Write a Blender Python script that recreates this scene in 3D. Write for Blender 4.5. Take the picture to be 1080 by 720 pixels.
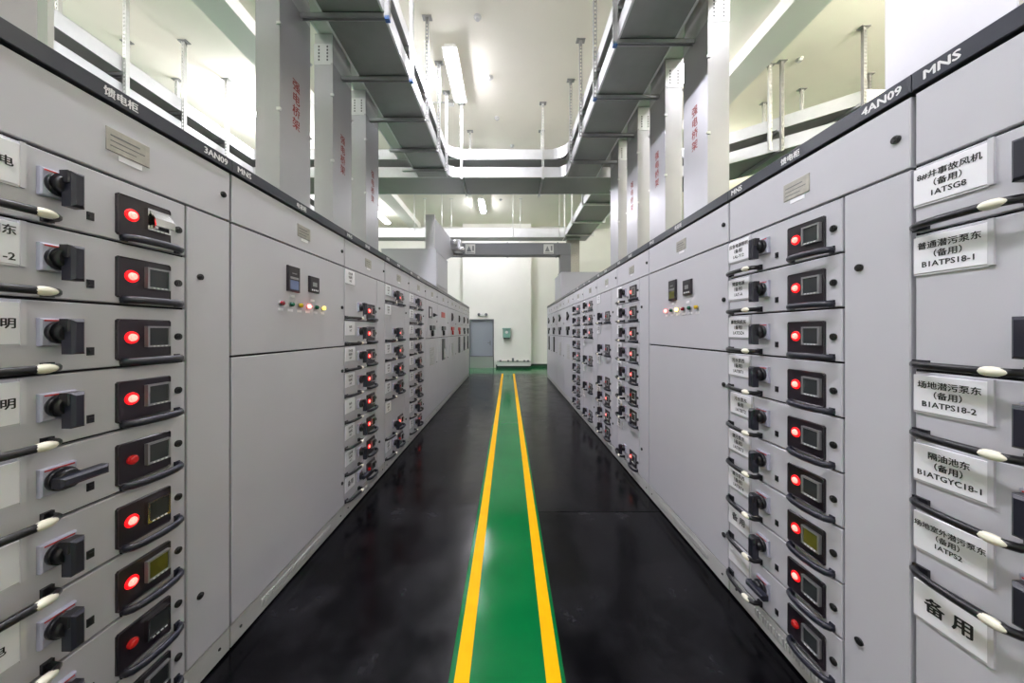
import bpy, bmesh, math, random
from mathutils import Vector, Matrix

random.seed(7)
for _o in list(bpy.data.objects):
    bpy.data.objects.remove(_o, do_unlink=True)
scene = bpy.context.scene
col = scene.collection
PI = math.pi

# ------------------------------------------------------------------ camera
CAM_H = 1.435
FPX = 340.0
cam_data = bpy.data.cameras.new('camera')
cam_data.sensor_fit = 'HORIZONTAL'
cam_data.sensor_width = 36.0
cam_data.lens = 36.0 * FPX / 1080.0
cam_data.shift_x = 4.0 / 1080.0
cam_data.shift_y = -11.0 / 1080.0
cam_data.clip_start = 0.03
cam = bpy.data.objects.new('camera', cam_data)
cam.location = (0, 0, CAM_H)
cam.rotation_euler = (PI / 2, 0, 0)
col.objects.link(cam)
scene.camera = cam

# ------------------------------------------------------------------ world, light level, view
world = bpy.data.worlds.new('world')
scene.world = world
world.use_nodes = True
world.node_tree.nodes['Background'].inputs[0].default_value = (0.9, 0.95, 1.0, 1)
world.node_tree.nodes['Background'].inputs[1].default_value = 0.2
LAMP_POWER = 50.0
scene.view_settings.view_transform = 'Standard'
scene.view_settings.look = 'None'
scene.view_settings.gamma = 1.0
scene.view_settings.use_curve_mapping = False
scene.view_settings.exposure = 0.35
scene.cycles.max_bounces = 10
scene.cycles.diffuse_bounces = 6
scene.cycles.glossy_bounces = 5
scene.cycles.use_denoising = True
scene.cycles.sample_clamp_indirect = 4.0

# ------------------------------------------------------------------ main dimensions
XL, XR = -1.239, 1.205          # front planes of the two rows
ZC = 5.635                      # ceiling
ZL0, ZL1 = 4.285, 4.475         # lower tier of trays
ZU0, ZU1 = 4.615, 4.805         # upper tier of trays
YW = 12.6                       # far wall

# ------------------------------------------------------------------ materials
MATS = {}


def mat(name, color, rough=0.5, metal=0.0, noise=0.0, nscale=8.0, rnoise=0.0, bump=0.0, bscale=200.0,
        emit=None, estr=0.0, coat=0.0, spec=0.5, stretch=None, alpha=None):
    m = bpy.data.materials.new(name)
    m.use_nodes = True
    nt = m.node_tree
    b = nt.nodes['Principled BSDF']
    b.inputs['Base Color'].default_value = (*color, 1)
    b.inputs['Roughness'].default_value = rough
    b.inputs['Metallic'].default_value = metal
    b.inputs['Specular IOR Level'].default_value = spec
    if coat:
        b.inputs['Coat Weight'].default_value = coat
        b.inputs['Coat Roughness'].default_value = 0.08
    if emit:
        b.inputs['Emission Color'].default_value = (*emit, 1)
        b.inputs['Emission Strength'].default_value = estr
    if noise or rnoise or bump:
        tc = nt.nodes.new('ShaderNodeTexCoord')
        src = tc.outputs['Object']
        if stretch:
            mp = nt.nodes.new('ShaderNodeMapping')
            mp.inputs['Scale'].default_value = stretch
            nt.links.new(src, mp.inputs['Vector'])
            src = mp.outputs['Vector']
        if noise or rnoise:
            n = nt.nodes.new('ShaderNodeTexNoise')
            n.inputs['Scale'].default_value = nscale
            n.inputs['Detail'].default_value = 6
            n.inputs['Roughness'].default_value = 0.6
            nt.links.new(src, n.inputs['Vector'])
            if noise:
                r = nt.nodes.new('ShaderNodeValToRGB')
                r.color_ramp.elements[0].position = 0.3
                r.color_ramp.elements[1].position = 0.7
                lo = [max(0, c * (1 - noise)) for c in color]
                hi = [min(1, c * (1 + noise)) for c in color]
                r.color_ramp.elements[0].color = (*lo, 1)
                r.color_ramp.elements[1].color = (*hi, 1)
                nt.links.new(n.outputs['Fac'], r.inputs['Fac'])
                nt.links.new(r.outputs['Color'], b.inputs['Base Color'])
            if rnoise:
                mr = nt.nodes.new('ShaderNodeMapRange')
                mr.inputs['From Min'].default_value = 0.3
                mr.inputs['From Max'].default_value = 0.7
                mr.inputs['To Min'].default_value = max(0.02, rough - rnoise)
                mr.inputs['To Max'].default_value = min(1, rough + rnoise)
                nt.links.new(n.outputs['Fac'], mr.inputs['Value'])
                nt.links.new(mr.outputs['Result'], b.inputs['Roughness'])
        if bump:
            n2 = nt.nodes.new('ShaderNodeTexNoise')
            n2.inputs['Scale'].default_value = bscale
            n2.inputs['Detail'].default_value = 3
            nt.links.new(src, n2.inputs['Vector'])
            bp = nt.nodes.new('ShaderNodeBump')
            bp.inputs['Strength'].default_value = bump
            bp.inputs['Distance'].default_value = 0.002
            nt.links.new(n2.outputs['Fac'], bp.inputs['Height'])
            nt.links.new(bp.outputs['Normal'], b.inputs['Normal'])
    MATS[name] = m
    return m


mat('cabinet_grey', (0.53, 0.52, 0.565), 0.42, noise=0.02, nscale=3, bump=0.12, bscale=350)
mat('cabinet_side', (0.50, 0.50, 0.51), 0.5)
mat('plinth_grey', (0.47, 0.465, 0.46), 0.5, noise=0.06, nscale=9)
mat('gasket', (0.012, 0.012, 0.013), 0.7)
mat('header_slate', (0.030, 0.033, 0.048), 0.3)
mat('white_print', (0.75, 0.75, 0.76), 0.5)
mat('black_print', (0.012, 0.012, 0.014), 0.6)
mat('red_print', (0.24, 0.025, 0.02), 0.5)
mat('card', (0.90, 0.885, 0.93), 0.3, coat=0.3)
mat('acrylic', (0.62, 0.61, 0.65), 0.2, coat=0.5)
mat('plate_steel', (0.42, 0.40, 0.36), 0.38, metal=0.7, noise=0.15, nscale=30)
mat('black_plastic', (0.009, 0.009, 0.012), 0.32)
mat('navy_plastic', (0.013, 0.014, 0.024), 0.35)
mat('panel_black', (0.017, 0.013, 0.019), 0.30)
mat('switch_plate', (0.40, 0.40, 0.50), 0.4)
mat('cream', (0.86, 0.82, 0.68), 0.4)
mat('lock_black', (0.01, 0.01, 0.01), 0.35)
mat('bezel_grey', (0.36, 0.36, 0.37), 0.3, metal=0.6)
mat('chrome', (0.70, 0.70, 0.68), 0.15, metal=1.0)
mat('screen_dark', (0.03, 0.034, 0.036), 0.12)
mat('screen_olive', (0.10, 0.095, 0.015), 0.2)
mat('screen_blue', (0.16, 0.20, 0.36), 0.2)
mat('lamp_core', (1, 0.3, 0.25), 0.3, emit=(1.0, 0.15, 0.12), estr=2.6)
mat('lamp_halo', (0.5, 0.0, 0.0), 0.3, emit=(1.0, 0.006, 0.012), estr=1.1)  # red halo of light around a lit lamp, made as a glowing ring
mat('lamp_off', (0.30, 0.012, 0.012), 0.25, emit=(1.0, 0.02, 0.02), estr=0.12)
mat('button_red', (0.20, 0.008, 0.02), 0.25)
mat('button_green', (0.0, 0.07, 0.035), 0.25)
mat('button_yellow', (0.55, 0.38, 0.02), 0.25)
mat('button_red_lit', (1, 0.2, 0.2), 0.3, emit=(1.0, 0.16, 0.14), estr=5.0)
mat('button_yellow_lit', (1, 0.8, 0.2), 0.3, emit=(1.0, 0.72, 0.10), estr=1.6)
mat('button_orange_lit', (1, 0.8, 0.2), 0.3, emit=(1.0, 0.62, 0.18), estr=4.0)
mat('galvanised', (0.56, 0.56, 0.575), 0.36, metal=0.9, noise=0.10, nscale=3.5, rnoise=0.10)
mat('riser_steel', (0.46, 0.455, 0.48), 0.40, metal=0.65, noise=0.06, nscale=1.6, rnoise=0.06)
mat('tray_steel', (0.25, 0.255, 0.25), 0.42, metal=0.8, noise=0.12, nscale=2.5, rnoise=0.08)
mat('tray_lit', (0.55, 0.55, 0.53), 0.45, metal=0.4)  # tray steel made paler: light in the gap between tiers put into the colour
mat('tray_rail', (0.66, 0.66, 0.67), 0.40, metal=0.6, noise=0.06, nscale=6)
mat('strut_zinc', (0.62, 0.62, 0.60), 0.42, metal=0.5, noise=0.06, nscale=20)
mat('post_zinc', (0.30, 0.30, 0.29), 0.45, metal=0.6)  # strut zinc darkened: shade on the unlit posts put into the colour
mat('dark_zinc', (0.12, 0.12, 0.125), 0.45, metal=0.6)
mat('blue_cap', (0.03, 0.10, 0.30), 0.4)
mat('screw', (0.70, 0.70, 0.70), 0.3, metal=0.9)
mat('wall_paint', (0.80, 0.785, 0.74), 0.75, noise=0.02, nscale=1.5, bump=0.1, bscale=60)
mat('ceiling_paint', (0.86, 0.825, 0.72), 0.8, noise=0.02, nscale=1.2)
mat('beam_paint', (0.80, 0.79, 0.74), 0.8)
mat('base_dark', (0.02, 0.035, 0.03), 0.4)
mat('green_floor', (0.0005, 0.125, 0.030), 0.14, noise=0.10, nscale=2.2, rnoise=0.05, spec=0.09)
mat('yellow_paint', (0.84, 0.42, 0.001), 0.4, noise=0.06, nscale=10, spec=0.05)
mat('door_grey', (0.25, 0.27, 0.31), 0.45)
mat('frame_grey', (0.13, 0.135, 0.15), 0.5)
mat('guard_steel', (0.55, 0.56, 0.56), 0.3, metal=0.8)
mat('bridge_grey', (0.16, 0.165, 0.18), 0.45)
mat('duct_grey', (0.46, 0.46, 0.50), 0.45)
mat('sticker', (0.60, 0.60, 0.58), 0.5)
mat('teal_box', (0.20, 0.36, 0.31), 0.4)
mat('white_plastic', (0.80, 0.80, 0.78), 0.4)
mat('indicator_red', (0.45, 0.02, 0.015), 0.35)
mat('light_diffuser', (1, 1, 1), 0.4, emit=(0.92, 0.91, 1.0), estr=LAMP_POWER * 3.1)
mat('light_diffuser_soft', (1, 1, 1), 0.4, emit=(0.97, 0.95, 1.0), estr=LAMP_POWER * 0.35)
mat('light_diffuser_cream', (1, 1, 1), 0.4, emit=(0.96, 0.95, 1.0), estr=LAMP_POWER * 2.6)
mat('added_light_warm', (1, 1, 1), 0.4, emit=(1.0, 0.94, 0.80), estr=LAMP_POWER * 5.8)  # for the added unseen lamps that brighten the right bay ceiling
mat('light_housing', (0.8, 0.8, 0.78), 0.4)


def rubber():
    m = bpy.data.materials.new('rubber_mat')
    m.use_nodes = True
    nt = m.node_tree
    b = nt.nodes['Principled BSDF']
    tc = nt.nodes.new('ShaderNodeTexCoord')
    n = nt.nodes.new('ShaderNodeTexNoise')
    n.inputs['Scale'].default_value = 2.6
    n.inputs['Detail'].default_value = 9
    n.inputs['Roughness'].default_value = 0.68
    nt.links.new(tc.outputs['Object'], n.inputs['Vector'])
    r = nt.nodes.new('ShaderNodeValToRGB')
    r.color_ramp.elements[0].position = 0.48
    r.color_ramp.elements[0].color = (0.0015, 0.0015, 0.0022, 1)
    r.color_ramp.elements[1].position = 0.78
    r.color_ramp.elements[1].color = (0.014, 0.014, 0.017, 1)
    nt.links.new(n.outputs['Fac'], r.inputs['Fac'])
    nt.links.new(r.outputs['Color'], b.inputs['Base Color'])
    mr = nt.nodes.new('ShaderNodeMapRange')
    mr.inputs['From Min'].default_value = 0.35
    mr.inputs['From Max'].default_value = 0.7
    mr.inputs['To Min'].default_value = 0.13
    mr.inputs['To Max'].default_value = 0.30
    nt.links.new(n.outputs['Fac'], mr.inputs['Value'])
    nt.links.new(mr.outputs['Result'], b.inputs['Roughness'])
    n2 = nt.nodes.new('ShaderNodeTexNoise')
    n2.inputs['Scale'].default_value = 5.0
    n2.inputs['Detail'].default_value = 4
    nt.links.new(tc.outputs['Object'], n2.inputs['Vector'])
    bp = nt.nodes.new('ShaderNodeBump')
    bp.inputs['Strength'].default_value = 0.15
    bp.inputs['Distance'].default_value = 0.01
    nt.links.new(n2.outputs['Fac'], bp.inputs['Height'])
    nt.links.new(bp.outputs['Normal'], b.inputs['Normal'])
    b.inputs['Specular IOR Level'].default_value = 0.17
    MATS['rubber_mat'] = m


rubber()


# ------------------------------------------------------------------ mesh helpers
class MB:
    def __init__(self):
        self.v, self.f, self.mi, self.smooth = [], [], [], []

    def face(self, idx, mi=0, s=False):
        self.f.append(tuple(idx)); self.mi.append(mi); self.smooth.append(s)

    def box(self, x0, x1, y0, y1, z0, z1, mi=0):
        b = len(self.v)
        self.v += [(x0, y0, z0), (x1, y0, z0), (x1, y1, z0), (x0, y1, z0),
                   (x0, y0, z1), (x1, y0, z1), (x1, y1, z1), (x0, y1, z1)]
        for q in ((0, 3, 2, 1), (4, 5, 6, 7), (0, 1, 5, 4), (1, 2, 6, 5), (2, 3, 7, 6), (3, 0, 4, 7)):
            self.face([b + i for i in q], mi)
        return self

    def cbox(self, x0, x1, y0, y1, z0, z1, c=0.003, mi=0):
        """box whose front (-y) edge is chamfered all round"""
        b = len(self.v)
        self.v += [(x0, y0 + c, z0), (x1, y0 + c, z0), (x1, y0 + c, z1), (x0, y0 + c, z1),
                   (x0 + c, y0, z0 + c), (x1 - c, y0, z0 + c), (x1 - c, y0, z1 - c), (x0 + c, y0, z1 - c),
                   (x0, y1, z0), (x1, y1, z0), (x1, y1, z1), (x0, y1, z1)]
        self.face([b + 4, b + 5, b + 6, b + 7], mi)
        for i in range(4):
            j = (i + 1) % 4
            self.face([b + i, b + j, b + 4 + j, b + 4 + i], mi)
            self.face([b + 8 + i, b + 8 + j, b + j, b + i], mi)
        self.face([b + 11, b + 10, b + 9, b + 8], mi)
        return self

    def cyl(self, c, axis, r, h, n=16, mi=0, r2=None, smooth=True):
        """cylinder starting at c, running h along axis ('x','y','z' or a vector)"""
        ax = {'x': Vector((1, 0, 0)), 'y': Vector((0, 1, 0)), 'z': Vector((0, 0, 1))}.get(axis) if isinstance(axis, str) else Vector(axis).normalized()
        t = Vector((0, 0, 1)) if abs(ax.z) < 0.9 else Vector((1, 0, 0))
        a = ax.cross(t).normalized(); bb = ax.cross(a).normalized()
        c = Vector(c); r2 = r if r2 is None else r2
        b = len(self.v)
        for k in range(n):
            w = 2 * PI * k / n
            self.v.append(tuple(c + (a * math.cos(w) + bb * math.sin(w)) * r))
        for k in range(n):
            w = 2 * PI * k / n
            self.v.append(tuple(c + ax * h + (a * math.cos(w) + bb * math.sin(w)) * r2))
        for k in range(n):
            j = (k + 1) % n
            self.face([b + k, b + j, b + n + j, b + n + k], mi, smooth)
        self.face([b + k for k in range(n)][::-1], mi)
        self.face([b + n + k for k in range(n)], mi)
        return self

    def sweep(self, pts, hz, ht, mi=0):
        """octagonal bar along pts in the (x, y) plane; hz half height, ht half thickness"""
        n = 8
        sec = [(math.cos(PI / 8 + 2 * PI * k / n) * ht * 1.08, math.sin(PI / 8 + 2 * PI * k / n) * hz * 1.08) for k in range(n)]
        b = len(self.v)
        P = [Vector(p) for p in pts]
        for i, p in enumerate(P):
            d = (P[min(i + 1, len(P) - 1)] - P[max(i - 1, 0)]).normalized()
            nn = Vector((-d.y, d.x, 0))
            for s, z in sec:
                q = p + nn * s + Vector((0, 0, z))
                self.v.append(tuple(q))
        for i in range(len(P) - 1):
            for k in range(n):
                j = (k + 1) % n
                self.face([b + i * n + k, b + i * n + j, b + (i + 1) * n + j, b + (i + 1) * n + k], mi, True)
        self.face([b + k for k in range(n)][::-1], mi)
        self.face([b + (len(P) - 1) * n + k for k in range(n)], mi)
        return self

    def ellipsoid(self, c, rx, ry, rz, mi=0, n=12, m=8):
        b = len(self.v)
        for i in range(m + 1):
            th = PI * i / m
            for k in range(n):
                w = 2 * PI * k / n
                self.v.append((c[0] + rx * math.cos(th), c[1] + ry * math.sin(th) * math.cos(w), c[2] + rz * math.sin(th) * math.sin(w)))
        for i in range(m):
            for k in range(n):
                j = (k + 1) % n
                self.face([b + i * n + k, b + i * n + j, b + (i + 1) * n + j, b + (i + 1) * n + k], mi, True)
        return self

    def prism(self, poly, z0, z1, mi=0):
        """vertical prism over an xy polygon"""
        b = len(self.v); n = len(poly)
        self.v += [(p[0], p[1], z0) for p in poly] + [(p[0], p[1], z1) for p in poly]
        self.face([b + i for i in range(n)][::-1], mi)
        self.face([b + n + i for i in range(n)], mi)
        for i in range(n):
            j = (i + 1) % n
            self.face([b + i, b + j, b + n + j, b + n + i], mi)
        return self

    def prism_x(self, poly, x0, x1, mi=0):
        """prism along x over a yz polygon"""
        b = len(self.v); n = len(poly)
        self.v += [(x0, p[0], p[1]) for p in poly] + [(x1, p[0], p[1]) for p in poly]
        self.face([b + i for i in range(n)], mi)
        self.face([b + n + i for i in range(n)][::-1], mi)
        for i in range(n):
            j = (i + 1) % n
            self.face([b + j, b + i, b + n + i, b + n + j], mi)
        return self

    def mesh(self, name, mats):
        me = bpy.data.meshes.new(name)
        me.from_pydata(self.v, [], self.f)
        for mm in mats:
            me.materials.append(MATS[mm])
        me.polygons.foreach_set('material_index', self.mi)
        me.polygons.foreach_set('use_smooth', self.smooth)
        bm = bmesh.new(); bm.from_mesh(me)
        bmesh.ops.recalc_face_normals(bm, faces=bm.faces)
        bm.to_mesh(me); bm.free()
        me.update()
        return me


CACHE = {}


def cached(key, fn):
    if key not in CACHE:
        CACHE[key] = fn()
    return CACHE[key]


def obj(name, me, parent=None, loc=(0, 0, 0), rotz=0.0, label=None, rot=None):
    o = bpy.data.objects.new(name, me)
    col.objects.link(o)
    o.location = loc
    o.rotation_euler = rot if rot else (0, 0, rotz)
    if parent is not None:
        o.parent = parent
    if label:
        o['label'] = label
    return o


def thing(name, label, cat, loc=(0, 0, 0), rotz=0.0, group=None):
    o = obj(name, None, None, loc, rotz, label)
    o.empty_display_size = 0.1
    o['category'] = cat
    if group:
        o['group'] = group
    return o


def tag(o, label, cat, group=None):
    o['label'] = label; o['category'] = cat
    if group:
        o['group'] = group
    return o


def struct(name, me, label, cat, loc=(0, 0, 0)):
    o = obj(name, me, None, loc, 0, label)
    o['category'] = cat
    o['kind'] = 'structure'
    return o


def text_mesh(body, size, matname, bold=0.0, line=1.0, align='CENTER', wide=1.0):
    """flat print in the xz plane facing -y, centred on its own middle"""
    key = ('text', body, size, matname, bold, line, wide)
    if key in CACHE:
        return CACHE[key]
    cu = bpy.data.curves.new('print', 'FONT')
    cu.body = body
    cu.size = size
    cu.align_x = align
    cu.resolution_u = 2
    cu.space_line = line
    ob = bpy.data.objects.new('print', cu)
    col.objects.link(ob)
    dg = bpy.context.evaluated_depsgraph_get()
    me = bpy.data.meshes.new_from_object(ob.evaluated_get(dg))
    bpy.data.objects.remove(ob, do_unlink=True)
    xs = [v.co.x for v in me.vertices] or [0]; ys = [v.co.y for v in me.vertices] or [0]
    cx, cy = (min(xs) + max(xs)) / 2, (min(ys) + max(ys)) / 2
    base = [((v.co.x - cx) * wide, 0.0, v.co.y - cy) for v in me.vertices]
    polys = [tuple(p.vertices) for p in me.polygons]
    bpy.data.meshes.remove(me)
    vs, fs = [], []
    d_ = bold * size
    for ox, oz in (((-d_, 0), (d_, 0), (0, d_ * 0.7), (0, -d_ * 0.7)) if bold else ((0, 0),)):
        k0 = len(vs)
        dy = -0.0001 * (k0 // max(1, len(base)))
        vs += [(x + ox, dy, z + oz) for x, _, z in base]
        fs += [tuple(k0 + i for i in p) for p in polys]
    me = bpy.data.meshes.new('print')
    me.from_pydata(vs, [], fs)
    me.materials.clear()
    me.materials.append(MATS[matname])
    CACHE[key] = me
    return me


# ------------------------------------------------------------------ the room
def simple_box(name, x0, x1, y0, y1, z0, z1, m):
    return MB().box(x0, x1, y0, y1, z0, z1).mesh(name, [m])


RX0, RX1, RY0 = -8.0, 8.0, -4.0
struct('floor', simple_box('floor', RX0, RX1, RY0, 14.0, -0.2, 0.0, 'green_floor'), 'glossy green epoxy floor of the switch room', 'floor')
struct('ceiling', simple_box('ceiling', RX0, RX1, RY0, 14.0, ZC, ZC + 0.2, 'ceiling_paint'), 'cream painted ceiling above the cable trays', 'ceiling')
struct('wall_left', simple_box('wall_left', RX0 - 0.2, RX0, RY0, 14.0, 0, ZC, 'wall_paint'), 'off-white side wall behind the left row', 'wall')
struct('wall_right', simple_box('wall_right', RX1, RX1 + 0.2, RY0, 14.0, 0, ZC, 'wall_paint'), 'off-white side wall behind the right row', 'wall')
struct('wall_back', simple_box('wall_back', RX0, RX1, RY0 - 0.2, RY0, 0, ZC, 'wall_paint'), 'off-white wall behind the camera', 'wall')
# far wall: the middle stands a little proud of its two sides, with a door opening cut in it
DX0, DX1, DZ = -1.52, -0.56, 1.90
w = MB()
w.box(RX0, -1.78, YW + 0.35, YW + 0.6, 0, ZC)
w.box(-1.78, DX0, YW, YW + 0.6, 0, ZC)
w.box(DX1, 0.90, YW, YW + 0.6, 0, ZC)
w.box(DX0, DX1, YW, YW + 0.6, DZ, ZC)
w.box(0.90, RX1, YW + 0.35, YW + 0.6, 0, ZC)
struct('wall_far', w.mesh('wall_far', ['wall_paint']), 'white end wall with the grey door at the end of the aisle', 'wall')
d = struct('door_1', simple_box('door', DX0 + 0.05, DX1 - 0.05, YW + 0.05, YW + 0.09, 0.005, DZ - 0.05, 'door_grey'), 'grey steel door at the end of the aisle', 'door')
f = MB(); f.box(DX0, DX0 + 0.05, YW - 0.02, YW + 0.1, 0, DZ); f.box(DX1 - 0.05, DX1, YW - 0.02, YW + 0.1, 0, DZ); f.box(DX0 + 0.05, DX1 - 0.05, YW - 0.02, YW + 0.1, DZ - 0.05, DZ)
obj('door_frame', f.mesh('door_frame', ['frame_grey']), d)
obj('door_handle', MB().box(DX1 - 0.16, DX1 - 0.13, YW + 0.035, YW + 0.05, 0.88, 1.06).cyl((DX1 - 0.145, YW + 0.05, 0.98), 'y', 0.012, -0.06).box(DX1 - 0.24, DX1 - 0.135, YW - 0.015, YW + 0.0, 0.97, 0.99).mesh('door_handle', ['frame_grey']), d)
g = MB().box(DX0 + 0.0, DX1 + 0.0, YW - 0.06, YW - 0.035, 0.0, 0.46).box(DX0, DX1, YW - 0.065, YW - 0.03, 0.44, 0.47, 1).box(DX0, DX0 + 0.03, YW - 0.07, YW - 0.022, 0, 0.47, 1).box(DX1 - 0.03, DX1, YW - 0.07, YW - 0.022, 0, 0.47, 1)
tag(obj('rodent_guard', g.mesh('rodent_guard', ['guard_steel', 'frame_grey'])), 'low metal guard board standing across the foot of the grey door', 'guard board')

# beams under the ceiling, running with the rows
struct('trim_1', simple_box('beam', -3.83, -3.43, RY0, YW, ZC - 0.2, ZC, 'beam_paint'), 'long ceiling beam above the left row', 'beam')
struct('trim_2', simple_box('beam', 3.47, 3.92, RY0, YW, ZC - 0.2, ZC, 'beam_paint'), 'long ceiling beam above the right row', 'beam')
# painted lines
struct('trim_3', simple_box('line', -0.222, -0.160, RY0, 10.86, 0.0, 0.0012, 'yellow_paint'), 'left yellow line painted along the green walkway', 'floor line')
struct('trim_4', simple_box('line', 0.156, 0.218, RY0, 10.86, 0.0, 0.0012, 'yellow_paint'), 'right yellow line painted along the green walkway', 'floor line')
# dark skirting of the far wall
bb = MB()
bb.box(-0.48, 0.905, YW - 0.03, YW, 0.0, 0.12)
struct('baseboard_far', bb.mesh('baseboard', ['base_dark']), 'dark skirting at the foot of the white end wall', 'baseboard')
struct('baseboard_right', MB().box(0.91, 1.9, YW + 0.32, YW + 0.35, 0, 0.12).mesh('baseboard', ['base_dark']), 'dark skirting in the recess beside the right row', 'baseboard')

# rubber mats
def rmat(x0, x1, y0, y1, label):
    m_ = MB().prism([(x0 - (x0 + x1) / 2, y0 - y0 + 0.004), (x1 - (x0 + x1) / 2, 0.004), (x1 - (x0 + x1) / 2, y1 - y0 - 0.004), (x0 - (x0 + x1) / 2, y1 - y0 - 0.004)], 0, 0.006)
    o = obj('rubber_mat', m_.mesh('rubber_mat', ['rubber_mat']), None, ((x0 + x1) / 2, y0, 0))
    tag(o, label, 'mat', 'black insulating mats along the cabinet rows')


rmat(XL - 0.013, -0.245, RY0 + 0.5, 8.1, 'long black glossy rubber mat along the left row, nearer the camera')
rmat(XL - 0.013, -0.245, 8.1, 10.85, 'short black rubber mat along the far end of the left row')
rmat(0.235, XR + 0.013, RY0 + 0.5, 2.55, 'black glossy rubber mat along the right row, nearest the camera')
rmat(0.235, XR + 0.013, 2.55, 5.36, 'middle one of three black rubber mats along the right row')
rmat(0.235, XR + 0.013, 5.36, 10.85, 'black rubber mat along the far end of the right row')


# ------------------------------------------------------------------ switchgear parts (local: x right, -y out, z up)
def m_label(): return cached('label', lambda: MB().cbox(0.0, 0.148, -0.006, 0.0, -0.0525, 0.0525, 0.001).mesh('label_card', ['card']))
def m_holder(): return cached('holder', lambda: MB().box(0.148, 0.158, -0.007, 0, -0.056, 0.060).box(0.0, 0.148, -0.004, 0, -0.058, -0.0525).mesh('label_holder', ['acrylic']))


def m_lamp(lit):
    def fn():
        b = MB()
        if lit:
            b.cyl((0, 0, 0), 'y', 0.0205, -0.004, 20, 0, 0.019)  # wide ring stands in for the lamp's glow on the panel
            b.cyl((0, -0.004, 0), 'y', 0.0125, -0.005, 16, 1, 0.011)
            b.cyl((0, -0.009, 0), 'y', 0.011, -0.003, 14, 1, 0.006)
            return b.mesh('indicator_lamp', ['lamp_halo', 'lamp_core'])
        b.cyl((0, 0, 0), 'y', 0.015, -0.008, 16)
        b.cyl((0, -0.008, 0), 'y', 0.015, -0.006, 16, 0, 0.008)
        return b.mesh('indicator_lamp', ['lamp_off'])
    return cached(('lamp', lit), fn)


def m_knob(turned):
    def fn():
        b = MB()
        b.cyl((0, -0.012, 0), 'y', 0.031, -0.014, 24)
        b.cyl((0, -0.026, 0), 'y', 0.029, -0.018, 24, 0, 0.024)
        if turned:   # grip lying flat, pointing right
            b.cbox(-0.034, 0.070, -0.066, -0.036, -0.013, 0.013, 0.006, 1)
        else:        # grip hanging down
            b.cbox(-0.014, 0.014, -0.068, -0.036, -0.060, 0.034, 0.006, 1)
            b.cbox(-0.017, 0.017, -0.062, -0.034, 0.002, 0.036, 0.005, 0)
        return b.mesh('switch_knob', ['black_plastic', 'navy_plastic'])
    return cached(('knob', turned), fn)


def m_switch_plate():
    return cached('swplate', lambda: MB().cbox(-0.036, 0.036, -0.013, 0, -0.037, 0.037, 0.003).box(-0.03, 0.03, -0.0135, -0.012, 0.029, 0.033, 1).mesh('switch_plate', ['switch_plate', 'indicator_red']))


def _pull():
    b = MB()
    b.sweep([Vector((x, y, 0)) for x, y in [(-0.086, 0.0), (-0.085, -0.014), (-0.076, -0.026), (-0.05, -0.036), (0, -0.041), (0.05, -0.036), (0.076, -0.026), (0.085, -0.014), (0.086, 0.0)]], 0.0115, 0.008)
    b.box(-0.092, -0.074, -0.006, 0, -0.012, 0.014)
    b.box(0.074, 0.092, -0.006, 0, -0.012, 0.014)
    return b.mesh('pull_handle', ['navy_plastic'])


def m_lever():
    def fn():
        b = MB()
        b.sweep([Vector((x, y, 0)) for x, y in [(0.012, 0.0), (0.014, -0.016), (0.03, -0.028), (0.07, -0.039), (0.12, -0.045), (0.17, -0.048), (0.205, -0.046), (0.222, -0.034), (0.226, 0.0)]], 0.0100, 0.008)
        b.box(0.004, 0.04, -0.008, 0, -0.012, 0.013)
        b.box(0.212, 0.234, -0.010, 0, -0.012, 0.013)
        return b.mesh('drawer_lever', ['black_plastic'])
    return cached('lever', fn)


def m_tip():
    return cached('tip', lambda: MB().ellipsoid((0.188, -0.0475, 0), 0.026, 0.0125, 0.0128).mesh('lever_tip', ['cream']))


def m_lock():
    return cached('lock', lambda: MB().cyl((0, 0, 0), 'y', 0.0125, -0.006, 16).cyl((0, -0.006, 0), 'y', 0.008, -0.003, 12).box(-0.002, 0.002, -0.0105, -0.008, -0.006, 0.006).mesh('door_lock', ['lock_black']))


def m_keyhole():
    return cached('key', lambda: MB().box(-0.008, 0.008, -0.003, 0, -0.012, 0.012).box(-0.005, 0.005, -0.005, -0.003, -0.004, 0.004).mesh('latch_slot', ['black_plastic']))


def m_panel():
    def fn():
        c = 0.005
        x0, x1, z0, z1 = -0.0815, 0.0815, -0.066, 0.066
        poly = [(x0 + c, z0), (x1 - c, z0), (x1, z0 + c), (x1, z1 - c), (x1 - c, z1), (x0 + c, z1), (x0, z1 - c), (x0, z0 + c)]
        b = MB()
        n = len(poly)
        s = [1.0, 0.975]
        b.v += [(x, 0.0, z) for x, z in poly] + [(x, -0.006, z) for x, z in poly] + [(x * s[1], -0.008, z * s[1]) for x, z in poly] + [(x * 0.94, -0.0055, z * 0.93) for x, z in poly]
        for r in range(3):
            for i in range(n):
                j = (i + 1) % n
                b.face([r * n + i, r * n + j, (r + 1) * n + j, (r + 1) * n + i])
        b.face([3 * n + i for i in range(n)])
        return b.mesh('meter_panel', ['panel_black'])
    return cached('panel', fn)


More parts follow.
